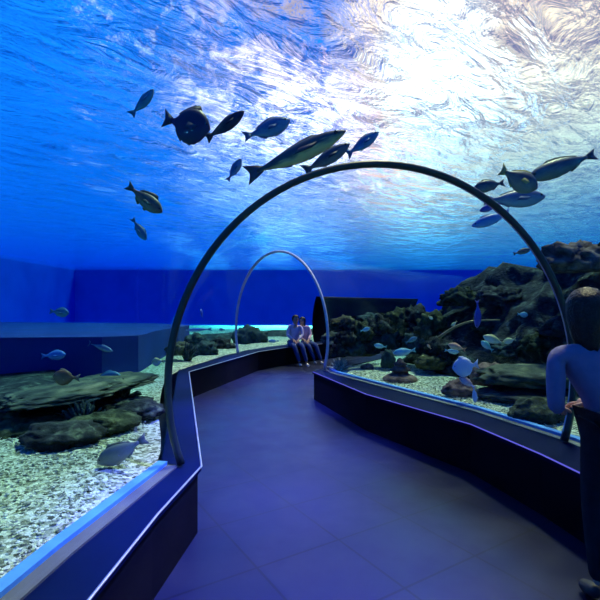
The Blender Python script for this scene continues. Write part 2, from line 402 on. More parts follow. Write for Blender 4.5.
def reef_wall(name, line, height, depth, mat, seed, label, step=26, zs=18):
    """rugged rock face along a line: lots of shelves and hollows"""
    pts = smooth_path(line, step//2); bm = bmesh.new(); rows = []
    for i, p in enumerate(pts):
        t = (pts[min(i+1, len(pts)-1)]-pts[max(i-1, 0)]).normalized(); s = Vector((t.y, -t.x))
        if depth < 0: s = -s
        h = height(i/(len(pts)-1)) if callable(height) else height
        row = []
        for k in range(zs+1):
            z = k/zs
            q = Vector((p.x*1.3, p.y*1.3, z*h*2.2+seed))
            off = abs(depth)*(z**1.3) + 0.34*noise.noise(q) + 0.20*noise.noise(q*2.6) + 0.09*noise.noise(q*6)
            zz = HL-0.15 + z*h*(1+0.25*noise.noise(Vector((p.x*0.8, p.y*0.8, seed))) + 0.12*noise.noise(Vector((p.x*3, p.y*3, seed))))
            row.append(bm.verts.new((p.x+s.x*off, p.y+s.y*off, zz)))
        for e in (0.5, 1.1, 1.8):
            row.append(bm.verts.new((p.x+s.x*(abs(depth)+e), p.y+s.y*(abs(depth)+e), zz+0.15*noise.noise(Vector((p.x*2, p.y*2, e)))-e*0.2)))
        rows.append(row)
    for a, b in zip(rows, rows[1:]):
        for k in range(len(a)-1): bm.faces.new((a[k], a[k+1], b[k+1], b[k]))
    bmesh.ops.recalc_face_normals(bm, faces=bm.faces)
    return tag(link(name, bm, mat), label, 'reef', kind='structure')
reef_wall('reef_right', [(7.6, -1), (5.2, 2.2), (3.45, 4.5), (2.95, 5.6), (2.35, 6.9), (2.0, 8.4), (2.2, 9.6), (3.4, 11.3), (6, 13.6), (9, 16)], lambda t: 2.5-0.85*min(1, t*1.6), 1.5, M['darkrock'], 3.0,
          'dark rugged reef bank behind the right gravel')
reef_wall('reef_left', [(-4.6, -2), (-3.2, 1.2), (-2.55, 3.2), (-2.15, 4.1), (-2.10, 5.2), (-2.9, 7.0), (-3.2, 8.6), (-3.2, 10.8), (-2.7, 13.0), (-1.6, 14.8), (0.5, 16), (4, 20)], lambda t: 0.32, -1.0, M['darkrock'], 8.0,
          'low dark reef bank behind the left gravel')

rk = 'reef rocks and corals'
def pl(px, py, d=None, z=None):
    """point on the gravel (height z) under a picture position"""
    z = HL if z is None else z
    if d is None: d = 450*(EYE-z)/(py-305)
    return P(px, py, d)
# right side, on the gravel
def pagoda():
    c = P(400, 381, 6.55); c.z = HL+0.005; e = empty('stone_pagoda', c)
    prof = [(0.25, 0.0), (0.25, 0.03), (0.19, 0.075), (0.12, 0.10), (0.11, 0.14), (0.155, 0.15), (0.09, 0.20), (0.08, 0.225), (0.11, 0.235), (0.05, 0.275), (0.045, 0.30), (0.0, 0.33)]
    for nm, lo, hi in (('base_tier', 0, 4), ('middle_tier', 4, 8), ('top_tier', 8, 11)):
        bm = bmesh.new(); rings = []
        for r, z in prof[lo:hi+1]:
            rings.append([bm.verts.new((max(r, 0.004)*math.cos(2*PI*k/16)*(1+0.10*noise.noise(Vector((k, z*9, 0)))), max(r, 0.004)*math.sin(2*PI*k/16), z)) for k in range(16)])
        for a, b in zip(rings, rings[1:]):
            for k in range(16): bm.faces.new((a[k], a[(k+1) % 16], b[(k+1) % 16], b[k]))
        bm.faces.new(rings[0][::-1]); bm.faces.new(rings[-1])
        link(nm, bm, M['brownrock'], e)
    tag(e, 'small tiered brown stone mound shaped like a pagoda on the right gravel', 'ornament')
pagoda()
def rock(px, py, w, h, mat, label, d=None, seed=None, dep=None, name='rock', lift=0, z=None, **k):
    """px,py: foot of the rock in the picture; w,h in metres"""
    c = pl(px, py, d, z); 
    if d is not None and z is not None: c.z = z
    seed = random.random()*50 if seed is None else seed
    return lump(name, (c.x, c.y+(dep or w*0.4)*0.3, c.z+h*0.42+lift), (w/2, (dep or w*0.8)/2, h/2*1.15), mat, seed, label=label, cat='rock' if 'coral' not in name else 'coral', **k)
rock(459, 397, 0.36, 0.20, M['brownrock'], 'rounded brown rock on the right gravel beneath the pale disc fish')
rock(367, 371, 0.20, 0.13, M['brownrock'], 'small brown rock on gravel left of the stone pagoda', d=7.6)
rock(541, 424, 0.50, 0.24, M['mossrock'], 'dark mossy green boulder at the far right of the gravel', d=4.25)
rock(494, 388, 0.55, 0.30, M['brownrock'], 'brown lumpy rock at the left end of the long flat slab', d=5.7)
rock(535, 388, 1.30, 0.22, M['rock'], 'long flat green slab of rock behind the right gravel', d=5.25, lift=0.02)
rock(540, 402, 1.25, 0.12, M['darkrock'], 'low dark slab beneath the long flat green slab', d=5.05)
rock(430, 371, 0.45, 0.24, M['coralolive'], 'olive coral mound behind the pagoda towards the pale disc fish', d=7.0, name='coral_mound')
rock(388, 370, 0.22, 0.34, M['coralteal'], 'teal coral stump directly left of the pagoda top', d=7.4, name='coral_mound')
rock(362, 357, 0.55, 0.24, M['coralolive'], 'olive brown coral head above the small brown rock', d=8.2, name='coral_mound')
rock(345, 353, 0.40, 0.22, M['coralteal'], 'teal coral head behind the branching pale coral', d=9.0, name='coral_mound')
rock(465, 372, 0.30, 0.22, M['coralteal'], 'small teal mound behind the pale disc fish', d=6.4, name='coral_mound')
# branching corals
def branching(px, py, d, h, mat, label, n=46, spread=1.0, seed=1, name='branching_coral', z=None):
    rnd = random.Random(seed); c = P(px, py, d); c.z = HL if z is None else z; bm = bmesh.new()
    bmesh.ops.create_icosphere(bm, subdivisions=2, radius=h*0.32, matrix=Matrix.Translation((0, 0, h*0.12)))
    for i in range(n):
        a = rnd.uniform(0, 2*PI); t = rnd.uniform(0.05, 1.35)*spread
        dr = Vector((math.cos(a)*math.sin(t), math.sin(a)*math.sin(t), math.cos(t)))
        L = h*rnd.uniform(0.7, 1.0); k = Vector((rnd.uniform(-1, 1), rnd.uniform(-1, 1), rnd.uniform(0, 1)))*h*0.12
        p0 = dr*h*0.08+Vector((0, 0, h*0.05)); tube_bm([p0, dr*L*0.55+k, dr*L+k*1.6], [h*0.085, h*0.07, h*0.04], 6, bm)
    o = link(name, bm, mat); o.location = c
    return tag(o, label, 'coral')
branching(340, 372, 7.6, 0.22, M['coral'], 'pale branching coral on gravel just beyond the pale arch foot', seed=2, spread=1.15)
branching(84, 420, 4.0, 0.22, M['coralteal'], 'dark bushy teal coral between rock shelf and left gravel', n=80, seed=3, z=0.46)
branching(188, 350, 8.8, 0.3, M['coralteal'], 'dark teal branching coral seen beside the near arch on the left', seed=4, z=0.5)
branching(533, 322, 6.6, 0.26, M['coral'], 'pale branching coral high on the right reef', seed=5, n=26, z=1.15)
branching(122, 408, 4.9, 0.22, M['rock'], 'low bushy coral below the left rock shelf near the arch', n=50, seed=6, z=0.5)
# bits of coral over the right reef bank
reef_spots = [(345, 326, 8.6, .5, 'coralolive', 'flat olive coral plate high on the reef near the pale arch'), (372, 322, 8.6, .45, 'coralteal', 'teal coral plate on the reef crest'),
 (408, 327, 8.3, .42, 'coralteal', 'rounded teal coral on the reef left of the thin branch'), (425, 338, 7.8, .36, 'coralolive', 'olive knobbly coral on the reef above the disc fish group'),
 (440, 360, 7.2, .34, 'coralteal', 'teal coral low on the reef left of disc fish'), (505, 352, 6.4, .34, 'coralteal', 'teal coral above the long flat slab'),
 (538, 345, 6.0, .40, 'mossrock', 'mossy knob on the reef over the flat slab'), (560, 330, 5.8, .45, 'darkrock', 'dark knob of reef at far right'),
 (575, 262, 5.8, .70, 'brownrock', 'brown crag of rock rising at the top of the right reef'), (500, 300, 7.2, .6, 'darkrock', 'dark boulder on the reef crest'),
 (460, 300, 7.8, .6, 'mossrock', 'mossy boulder on the reef crest left of the dark one'), (395, 345, 8.0, .3, 'coralteal', 'small teal coral above the grey fish'),
 (335, 340, 10.0, .5, 'coralteal', 'teal coral against the blue water by the pale arch')]
for i, (px, py, d, w, mt, lb) in enumerate(reef_spots):
    c = P(px, py, d); lump('reef_rock' if 'rock' in mt else 'reef_coral', c, (w*0.55, w*0.5, w*0.33), M[mt], 20+i*1.3, 0.45, 2.2, 4, label=lb, cat='rock' if 'rock' in mt else 'coral')
pile = [(338, 352, 7.55, .22), (346, 340, 7.6, .26), (354, 350, 7.7, .28), (362, 334, 7.75, .30), (370, 347, 7.8, .32), (379, 329, 7.9, .34), (386, 341, 7.9, .34),
        (396, 325, 8.0, .40), (404, 338, 8.0, .40), (414, 322, 8.0, .44), (420, 345, 7.6, .40), (432, 330, 7.6, .44), (347, 327, 7.7, .22), (440, 350, 7.2, .36)]
words = ['jagged dark rock', 'dark knobbly rock', 'dark teal encrusted rock', 'dark mossy stone']
where = ['lowest by the pale arch foot', 'by the pale arch, second from its foot', 'left of the small olive coral head', 'under the flat olive coral plate', 'behind the small brown rock', 'beneath the teal plate on the crest',
         'right of the teal plate', 'topmost over the stone pagoda', 'directly behind the pagoda top', 'next to the rounded teal coral', 'behind the olive mound', 'left of the thin branch', 'highest beside the pale arch', 'behind the disc fish group']
for i, (px, py, d, w) in enumerate(pile):
    lump('reef_rock', P(px, py, d), (w*.62, w*.5, w*.62), M[('darkrock', 'darkrock', 'coralteal', 'mossrock')[i % 4]], 90+i*1.7, 0.5, 2.2, 4, label=words[i % 4]+' in the reef pile, '+where[i], cat='rock', group='rocks of the right reef pile')
tb = link('driftwood_branch', tube_bm(smooth_path([P(438, 338, 6.3), P(455, 327, 6.25), P(474, 321, 6.2), P(500, 320, 6.15)], 5), [0.022-0.0009*i for i in range(16)], 8), M['branch'])
tag(tb, 'long thin tan branch arching over the right reef', 'branch')
# left side shelf rocks
def shelf(px0, px1, py, d, h, dep, mat, label, seed, tilt=0.0):
    a = P(px0, py, d); b = P(px1, py+tilt, d*1.0); c = (a+b)/2
    o = lump('rock_shelf', c, (abs(b.x-a.x)/2, dep/2, h/2), mat, seed, 0.22, 1.8, 5, label=label, cat='rock'); o.rotation_euler = (0.06, math.atan2(a.z-b.z, b.x-a.x), 0.15)
    return o
shelf(10, 118, 396, 4.3, 0.10, 0.9, M['rock'], 'long flat rock shelf at left above the bushy coral', 31, -8)
shelf(55, 152, 386, 5.0, 0.09, 0.9, M['rock'], 'upper flat rock shelf reaching right towards the arch', 32, -6)
shelf(90, 150, 404, 4.8, 0.16, 0.5, M['darkrock'], 'dark stone under the upper shelf beside the arch', 33, 0)
shelf(-60, 45, 412, 4.2, 0.26, 0.7, M['darkrock'], 'dark bulky stone at left under the long shelf', 34, 0)
shelf(0, 75, 432, 3.95, 0.28, 0.6, M['mossrock'], 'mossy stone behind the yellow green grouper', 35, 0)
for i, (px, py, d, w, mt, lb) in enumerate([(205, 346, 10.0, .5, 'coralteal', 'teal coral head beyond the left ledge sand'), (222, 342, 11.5, .5, 'darkrock', 'dark rock beyond the left ledge sand'),
        (250, 336, 13.0, .9, 'coralteal', 'dark teal coral mass left of the seated couple'), (178, 345, 8.8, .4, 'rock', 'small grey green rock just right of near arch'),
        (196, 338, 10.8, .5, 'coralteal', 'teal knob of coral in the left distance')]):
    c = P(px, py, d); c.z = max(0.5, c.z-0.1)
    lump('reef_coral' if 'coral' in mt else 'reef_rock', c, (w*.55, w*.5, w*.4), M[mt], 60+i*2.1, .4, 2, 4, label=lb, cat='coral' if 'coral' in mt else 'rock')
rock(54, 450, .60, .17, M['darkrock'], 'low dark stone at far left where the gravel begins', dep=.5)
rock(98, 436, .58, .17, M['mossrock'], 'low mossy stone right of the yellow green grouper', dep=.5)
rock(134, 422, .44, .17, M['darkrock'], 'low dark stone near the arch under the bushy coral', dep=.45)
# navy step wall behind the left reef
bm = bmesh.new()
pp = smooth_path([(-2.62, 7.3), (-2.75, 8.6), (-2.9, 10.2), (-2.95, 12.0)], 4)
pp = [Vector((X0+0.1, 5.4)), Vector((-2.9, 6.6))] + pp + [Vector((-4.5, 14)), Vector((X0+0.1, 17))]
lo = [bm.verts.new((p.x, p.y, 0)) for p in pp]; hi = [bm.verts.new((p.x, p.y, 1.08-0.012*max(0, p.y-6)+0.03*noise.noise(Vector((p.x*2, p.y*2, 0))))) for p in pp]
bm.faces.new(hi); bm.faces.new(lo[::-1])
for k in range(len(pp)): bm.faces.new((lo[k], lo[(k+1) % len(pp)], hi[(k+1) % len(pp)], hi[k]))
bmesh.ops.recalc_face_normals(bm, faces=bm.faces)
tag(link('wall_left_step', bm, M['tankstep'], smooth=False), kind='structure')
# solid black side of the walkway after the bend
bm = bmesh.new(); rows = [[bm.verts.new(p) for p in arch(L, R_, 40, -0.05)[:10]] for L, R_ in dens(PAIRS[10:])]
rows2 = [[bm.verts.new(p) for p in arch(L, R_, 40, -0.01)[:10]] for L, R_ in dens(PAIRS[10:])]
for rr in (rows, rows2):
    for a, b in zip(rr, rr[1:]):
        for k in range(9): bm.faces.new((a[k], a[k+1], b[k+1], b[k]))
for k in range(9): bm.faces.new((rows[0][k], rows[0][k+1], rows2[0][k+1], rows2[0][k]))
for a, b, c, d in zip(rows, rows[1:], rows2, rows2[1:]): bm.faces.new((a[9], b[9], d[9], c[9]))
bmesh.ops.recalc_face_normals(bm, faces=bm.faces)
tag(link('wall_tunnel_end', bm, M['face']), kind='structure')

# ------------------------------------------------------------------ fish
eye_w = plain('fish_eye', (0.01, 0.01, 0.012), 0.15)
def fish(name, nose, tail, hr, wr, mat, finmat, label, group=None, shape='normal', roll=0.0, bend=0.06, flat_up=None, fins=1.0):
    """nose and tail are points; one continuous body with tail, back, belly and side fins of one mesh"""
    nose = Vector(nose); tail = Vector(tail); ax = nose-tail; L = ax.length; ax.normalize()
    up = Vector((0, 0, 1)) if flat_up is None else Vector(flat_up)
    if abs(ax.dot(up)) > 0.96: up = Vector((0.3, -0.9, 0.1))
    s = up.cross(ax).normalized(); u = ax.cross(s).normalized()
    mtx = Matrix((ax, s, u)).transposed() @ Matrix.Rotation(roll, 3, 'X')
    H = L*hr/2; W = L*wr/2
    # x along the body: 0 nose .. 1 tail root at 0.80
    if shape == 'disc':
        prof = [(0, .05), (.03, .22), (.08, .46), (.16, .74), (.27, .94), (.38, 1.0), (.50, .95), (.60, .78), (.68, .50), (.74, .26), (.79, .16), (.84, .14)]
    elif shape == 'slim':
        prof = [(0, .06), (.03, .26), (.08, .48), (.17, .78), (.28, .95), (.40, 1.0), (.52, .92), (.64, .70), (.73, .46), (.80, .28), (.86, .22), (.88, .22)]
    else:
        prof = [(0, .06), (.03, .28), (.08, .52), (.16, .80), (.26, .97), (.36, 1.0), (.48, .92), (.60, .70), (.69, .45), (.76, .28), (.81, .22), (.84, .22)]
    bm = bmesh.new(); seg = 14; rings = []
    def bx(t): return L*(0.5-t)
    def by(t): return bend*L*math.sin(t*PI*1.3)*t
    for t, h in prof:
        ww = W*(h**0.8)*(1.0-0.55*max(0, t-0.4))
        zc = -0.08*H*(1-abs(2*t-0.8)) 
        rings.append([bm.verts.new((bx(t), by(t)+ww*math.cos(2*PI*k/seg), zc+H*h*math.sin(2*PI*k/seg))) for k in range(seg)])
    for a, b in zip(rings, rings[1:]):
        for k in range(seg): bm.faces.new((a[k], b[k], b[(k+1) % seg], a[(k+1) % seg]))
    bm.faces.new(rings[0]); bm.faces.new(rings[-1][::-1])
    def fin(outline, y0=0.0, th=0.006, dy=0.0):
        """thin solid fin from an outline in (t, z/H); rooted inside the body"""
        vsA = [bm.verts.new((bx(t), by(t)+y0+dy*i/len(outline)+th*L*(0.5 if z > 9 else 1)*0.5, z*H)) for i, (t, z) in enumerate(outline)]
        vsB = [bm.verts.new((bx(t), by(t)+y0+dy*i/len(outline)-th*L*0.5, z*H)) for i, (t, z) in enumerate(outline)]
        fa = bm.faces.new(vsA); fb = bm.faces.new(vsB[::-1]); fs = [fa, fb]
        m = len(outline)
        for k in range(m): fs.append(bm.faces.new((vsA[k], vsB[k], vsB[(k+1) % m], vsA[(k+1) % m])))
        for f in fs: f.material_index = 1
    tz = 0.62 if shape != 'slim' else 1.0
    if shape == 'disc': tz = 0.5
    fin([(.80, .16), (.87, tz*.55), (1.0, tz*1.05), (.965, tz*.35), (.955, 0), (.965, -tz*.35), (1.0, -tz*1.05), (.87, -tz*.55), (.80, -.16)])
    dz = 1.28 if shape != 'disc' else 1.22
    if fins:
        fin([(.24, .85), (.30, 1.0+.32*fins), (.42, .98+.30*fins), (.55, .80+.24*fins), (.66, .55+.22*fins), (.71, .40+.06), (.66, .30), (.45, .60)])
        fin([(.52, -.70), (.57, -.92-.24*fins), (.66, -.62-.26*fins), (.72, -.38-.05), (.66, -.3)])
        fin([(.30, -.88), (.36, -1.0-.30*fins), (.42, -.98-.18*fins), (.41, -.80)])
    # side fins lean away from the body
    for sg in (1, -1):
        p = [(0.27, -0.08), (0.44, 0.0), (0.49, -0.34), (0.33, -0.36)]
        va = [bm.verts.new((bx(t), sg*(W*(0.9 if i in (0, 3) else 1.12)), z*H)) for i, (t, z) in enumerate(p)]
        vb = [bm.verts.new(v.co+Vector((0, sg*0.004*L, 0.006*L))) for v in va]
        fs = [bm.faces.new(va), bm.faces.new(vb[::-1])]
        for k in range(4): fs.append(bm.faces.new((va[k], vb[k], vb[(k+1) % 4], va[(k+1) % 4])))
        for f in fs: f.material_index = 1
    bmesh.ops.recalc_face_normals(bm, faces=bm.faces)
    o = link(name, bm, [mat, finmat]); o.matrix_world = Matrix.Translation((nose+tail)/2) @ mtx.to_4x4()
    r = max(L*0.018, 0.004)
    for sg in (1, -1):
        b2 = bmesh.new(); bmesh.ops.create_uvsphere(b2, u_segments=8, v_segments=6, radius=r, matrix=Matrix.Translation((bx(.085), sg*W*0.50, H*0.16)))
        link('eye', b2, eye_w, o)
    return tag(o, label, 'fish', group)
def F(name, n, t, d, hr, wr, mats, label, dt=None, **k):
    dt = d if dt is None else dt
    return fish(name, P(n[0], n[1], d), P(t[0], t[1], dt), hr, wr, mats[0], mats[1], label, **k)
def fm(nm, back, belly, fin=None, spots=None):
    return (fish_mat(nm+'_skin', back, belly, spots), plain(nm+'_fin', fin or back, 0.5))
grey = fm('grey', (0.05, 0.07, 0.09), (0.22, 0.22, 0.20))
greyyel = fm('grey_yellow', (0.05, 0.06, 0.07), (0.85, 0.62, 0.22), (0.10, 0.08, 0.10), (0.09, 0.09, 0.09))
bluegrey = fm('blue_grey', (0.10, 0.16, 0.30), (0.30, 0.38, 0.48))
dark = fm('dark', (0.012, 0.014, 0.03), (0.03, 0.03, 0.06))
darkround = fm('navy', (0.012, 0.018, 0.06), (0.03, 0.03, 0.09), (0.03, 0.05, 0.09), (0.03, 0.02, 0.08))
olive = fm('olive', (0.09, 0.12, 0.08), (0.25, 0.24, 0.15), None, (0.28, 0.13, 0.09))
paleblue = fm('pale_blue', (0.08, 0.25, 0.60), (0.25, 0.50, 0.80))
teal = fm('teal', (0.04, 0.18, 0.28), (0.12, 0.36, 0.42))
brown = fm('brown', (0.16, 0.08, 0.03), (0.22, 0.13, 0.06), (0.28, 0.24, 0.16))
yelgreen = fm('yellow_green', (0.08, 0.13, 0.06), (0.45, 0.50, 0.12), (0.35, 0.42, 0.12), (0.16, 0.16, 0.07))
sage = fm('sage', (0.13, 0.17, 0.13), (0.22, 0.26, 0.20))
white = fm('white_lilac', (0.75, 0.72, 0.85), (0.70, 0.78, 0.95), (0.65, 0.70, 0.90))
orange = fm('orange', (0.75, 0.40, 0.22), (0.80, 0.60, 0.42))
pink = fm('pink', (0.75, 0.42, 0.40), (0.70, 0.60, 0.65))
yelwhite = fm('yellow_white', (0.75, 0.72, 0.30), (0.80, 0.85, 0.75))
cyan = fm('cyan', (0.15, 0.50, 0.60), (0.50, 0.80, 0.82))
violet = fm('violet', (0.10, 0.08, 0.40), (0.20, 0.18, 0.50))

F('fish', (346, 130), (246, 176), 3.9, .185, .13, greyyel, 'largest long grey fish with yellow belly edge gliding above the dark arch', shape='slim', dt=4.1, bend=.03, fins=.35)
F('fish', (290, 119), (243, 137), 4.8, .36, .18, bluegrey, 'blue grey deep bodied fish directly above the largest long fish', fins=.4)
F('fish', (244, 110), (205, 139), 4.3, .26, .16, dark, 'slim black fish between the round dark fish and blue grey fish', shape='slim', fins=.2)
F('surgeonfish', (210, 128), (163, 118), 4.1, .78, .24, darkround, 'round navy blue fish near the top left', shape='disc', fins=.35)
F('fish', (153, 88), (130, 115), 4.6, .28, .18, teal, 'slim dark fish pointing up at the very top left', shape='slim', fins=.3)
F('fish', (162, 212), (127, 185), 4.6, .36, .20, olive, 'olive fish with a reddish flank diving in the left blue water')
F('fish', (146, 240), (132, 218), 6.6, .34, .18, teal, 'faint teal fish just below the olive one', fins=.3)
F('fish', (241, 158), (227, 181), 6.2, .32, .18, bluegrey, 'small faint fish left of the arch above its shoulder', fins=.3)
F('fish', (350, 143), (303, 172), 4.3, .26, .16, grey, 'grey fish touching the dark arch below the largest long fish', shape='slim', fins=.3)
F('fish', (379, 131), (346, 155), 5.2, .28, .16, bluegrey, 'faint grey fish right of the largest long fish', shape='slim', fins=.3)
F('pufferfish', (538, 188), (500, 169), 4.5, .52, .34, fm('puffer', (0.05, 0.06, 0.07), (0.20, 0.20, 0.16), (0.40, 0.36, 0.10)), 'plump dark fish with yellowish tail at upper right', fins=.3)
F('fish', (528, 178), (600, 152), 4.7, .24, .18, grey, 'long dark fish swimming in from the upper right edge', fins=.3)
F('fish', (474, 188), (506, 182), 5.2, .38, .20, grey, 'flat grey oval fish left of the plump fish', fins=.2)
F('fish', (546, 196), (482, 200), 5.0, .28, .18, bluegrey, 'wide grey fish just under the plump dark fish', fins=.25)
F('fish', (472, 226), (512, 212), 5.4, .26, .14, paleblue, 'thin pale blue fish inside the arch at right', shape='slim', fins=.25)
F('fish', (480, 211), (502, 202), 5.8, .30, .14, violet, 'small violet fish tucked under the arch at right', fins=.25)
F('fish', (531, 249), (513, 254), 5.2, .30, .16, grey, 'small grey fish near the arch at the right, over blue water', fins=.3)
# left, low
F('fish', (66, 354), (42, 356), 5.6, .40, .2, paleblue, 'pale blue fish at far left above the brown oval fish', fins=.25)
F('fish', (53, 376), (80, 378), 3.9, .58, .22, brown, 'brown oval fish facing left over the rock shelf', shape='disc', fins=.3)
F('fish', (121, 375), (91, 381), 5.2, .42, .2, teal, 'broad teal fish over the upper rock shelf', fins=.3)
F('fish', (113, 351), (89, 343), 6.6, .24, .16, bluegrey, 'faint slender fish above the broad teal fish', shape='slim', fins=.2)
F('fish', (69, 313), (50, 311), 6.0, .50, .2, teal, 'teal fish high at far left in the plain blue', fins=.3)
F('grouper', (88, 437), (34, 440), 3.65, .46, .24, yelgreen, 'yellow green grouper resting by the left rocks', fins=.5)
F('fish', (98, 462), (147, 438), 3.0, .36, .2, sage, 'grey green fish hovering over the left gravel', fins=.4)
F('fish', (152, 362), (164, 361), 5.2, .70, .26, yelwhite, 'tiny pale round fish next to the dark arch on the left', shape='disc', fins=.2)
F('fish', (201, 309), (203, 319), 9.0, .40, .2, paleblue, 'tiny pale fish hanging upright between the two arches', fins=.2)
F('fish', (186, 330), (212, 329), 9.5, .14, .12, paleblue, 'thin long fish in the left distance', shape='slim', fins=.2)
F('fish', (219, 329), (225, 330), 10.0, .5, .2, cyan, 'tiny bright fish beyond the left ledge', fins=.2)
# right tank
F('fish', (448, 344), (466, 350), 5.8, .34, .2, orange, 'orange peach fish over the right reef', fins=.3)
F('fish', (459, 352), (444, 350), 6.0, .36, .2, cyan, 'bright cyan fish directly beneath the orange one', fins=.3)
F('disc_fish', (452, 368), (479, 364), 5.0, .72, .18, white, 'white lilac disc shaped fish, brightest over the right gravel', shape='disc', fins=.3)
F('fish', (459, 377), (476, 388), 5.0, .34, .2, pink, 'pinkish fish just below the white disc fish', fins=.3)
F('fish', (475, 403), (473, 385), 4.9, .36, .2, white, 'small lilac fish nosing down into the gravel', fins=.3)
F('fish', (483, 336), (505, 344), 5.6, .36, .2, yelwhite, 'yellow and white fish right of the orange one', fins=.3)
F('fish', (481, 341), (493, 351), 5.7, .40, .2, cyan, 'cyan fish tucked under the yellow and white fish', fins=.3)
F('fish', (503, 342), (516, 339), 5.9, .46, .2, yelwhite, 'small yellow white fish touching tail of the larger one', fins=.3)
F('fish', (393, 353), (416, 350), 6.6, .34, .2, cyan, 'grey green fish above the pagoda', fins=.3)
F('fish', (374, 345), (387, 347), 7.4, .36, .2, cyan, 'small pale fish between pale arch and pagoda', fins=.3)
F('fish', (370, 328), (360, 331), 7.4, .40, .2, cyan, 'small cyan fish high over the reef by the pale arch', fins=.3)
F('fish', (346, 344), (354, 343), 8.0, .34, .2, teal, 'tiny teal fish by the pale arch', fins=.2)
F('fish', (433, 319), (428, 316), 7.0, .5, .2, yelwhite, 'tiny pale fish high above the orange fish', fins=.2)
F('fish', (451, 326), (457, 321), 6.4, .4, .2, yelwhite, 'tiny pale fish by the thin branch', fins=.2)
F('fish', (477, 328), (478, 300), 5.0, .30, .2, violet, 'violet fish diving across the thin branch', fins=.2)
F('fish', (528, 315), (517, 314), 6.4, .50, .2, cyan, 'small blue white fish high at right', fins=.2)
F('fish', (427, 344), (431, 349), 6.4, .36, .2, orange, 'tiny orange fish left of the orange peach fish', fins=.2)
F('fish', (417, 337), (405, 343), 7.0, .34, .2, teal, 'small teal fish above and behind the grey green fish', fins=.2)
F('fish', (268, 341), (279, 341), 12.9, .30, .2, paleblue, 'tiny pale fish left of the seated couple', fins=.2)

# ------------------------------------------------------------------ people
skin = mottled('skin', [(0.55, 0.33, 0.24), (0.62, 0.39, 0.29)], 8, 0.55, 0)
hairm = mottled('black_hair', [(0.006, 0.005, 0.006), (0.02, 0.015, 0.014)], 30, 0.45, 0.4)
def skinned(name, chains, mat, parent, sub=2):
    """chains: list of lists of (point, radius); shared points are welded; first vertex of each loose piece is its root"""
    verts, rads, edges, key = [], [], [], {}
    def vid(p, r):
        k = tuple(round(c, 4) for c in p)
        if k not in key: key[k] = len(verts); verts.append(Vector(p)); rads.append(r)
        return key[k]
    for ch in chains:
        ids = [vid(p, r) for p, r in ch]
        edges += [(a, b) for a, b in zip(ids, ids[1:])]
    me = bpy.data.meshes.new(name); me.from_pydata(verts, edges, []); me.materials.append(mat)
    o = bpy.data.objects.new(name, me); COL.objects.link(o); o.parent = parent
    md = o.modifiers.new('skin', 'SKIN'); md.use_smooth_shade = True
    sv = me.skin_vertices[0].data
    adj = {i: [] for i in range(len(verts))}
    for a, b in edges: adj[a].append(b); adj[b].append(a)
    seen = set()
    for i in range(len(verts)):
        rr = rads[i]; sv[i].radius = (rr, rr) if not isinstance(rr, tuple) else rr
        sv[i].use_root = False
        if i not in seen:
            sv[i].use_root = True; st = [i]
            while st:
                j = st.pop()
                if j in seen: continue
                seen.add(j); st += adj[j]
    ss = o.modifiers.new('sub', 'SUBSURF'); ss.levels = sub; ss.render_levels = sub
    return o
def hand_chain(wrist, dirv, palm_n, s=1.0, side=1):
    """palm and five bent fingers from the wrist"""
    d = Vector(dirv).normalized(); n = Vector(palm_n).normalized(); w = d.cross(n).normalized()*side
    out = [[(wrist, 0.024*s), (wrist+d*0.035*s, 0.028*s), (wrist+d*0.075*s, 0.030*s)]]
    for k, ln in zip((-1.5, -.5, .5, 1.5), (0.070, 0.080, 0.074, 0.058)):
        b = wrist+d*0.070*s+w*k*0.017*s
        out.append([(b, 0.0095*s), (b+d*ln*0.45*s+n*0.006*s, 0.009*s), (b+d*ln*0.78*s+n*0.022*s, 0.008*s), (b+d*ln*0.95*s+n*0.038*s, 0.0065*s)])
    t = wrist+d*0.025*s-w*0.02*s
    out.append([(t, 0.011*s), (t+d*0.025*s-w*0.025*s+n*0.01*s, 0.0105*s), (t+d*0.052*s-w*0.034*s+n*0.02*s, 0.009*s)])
    return out
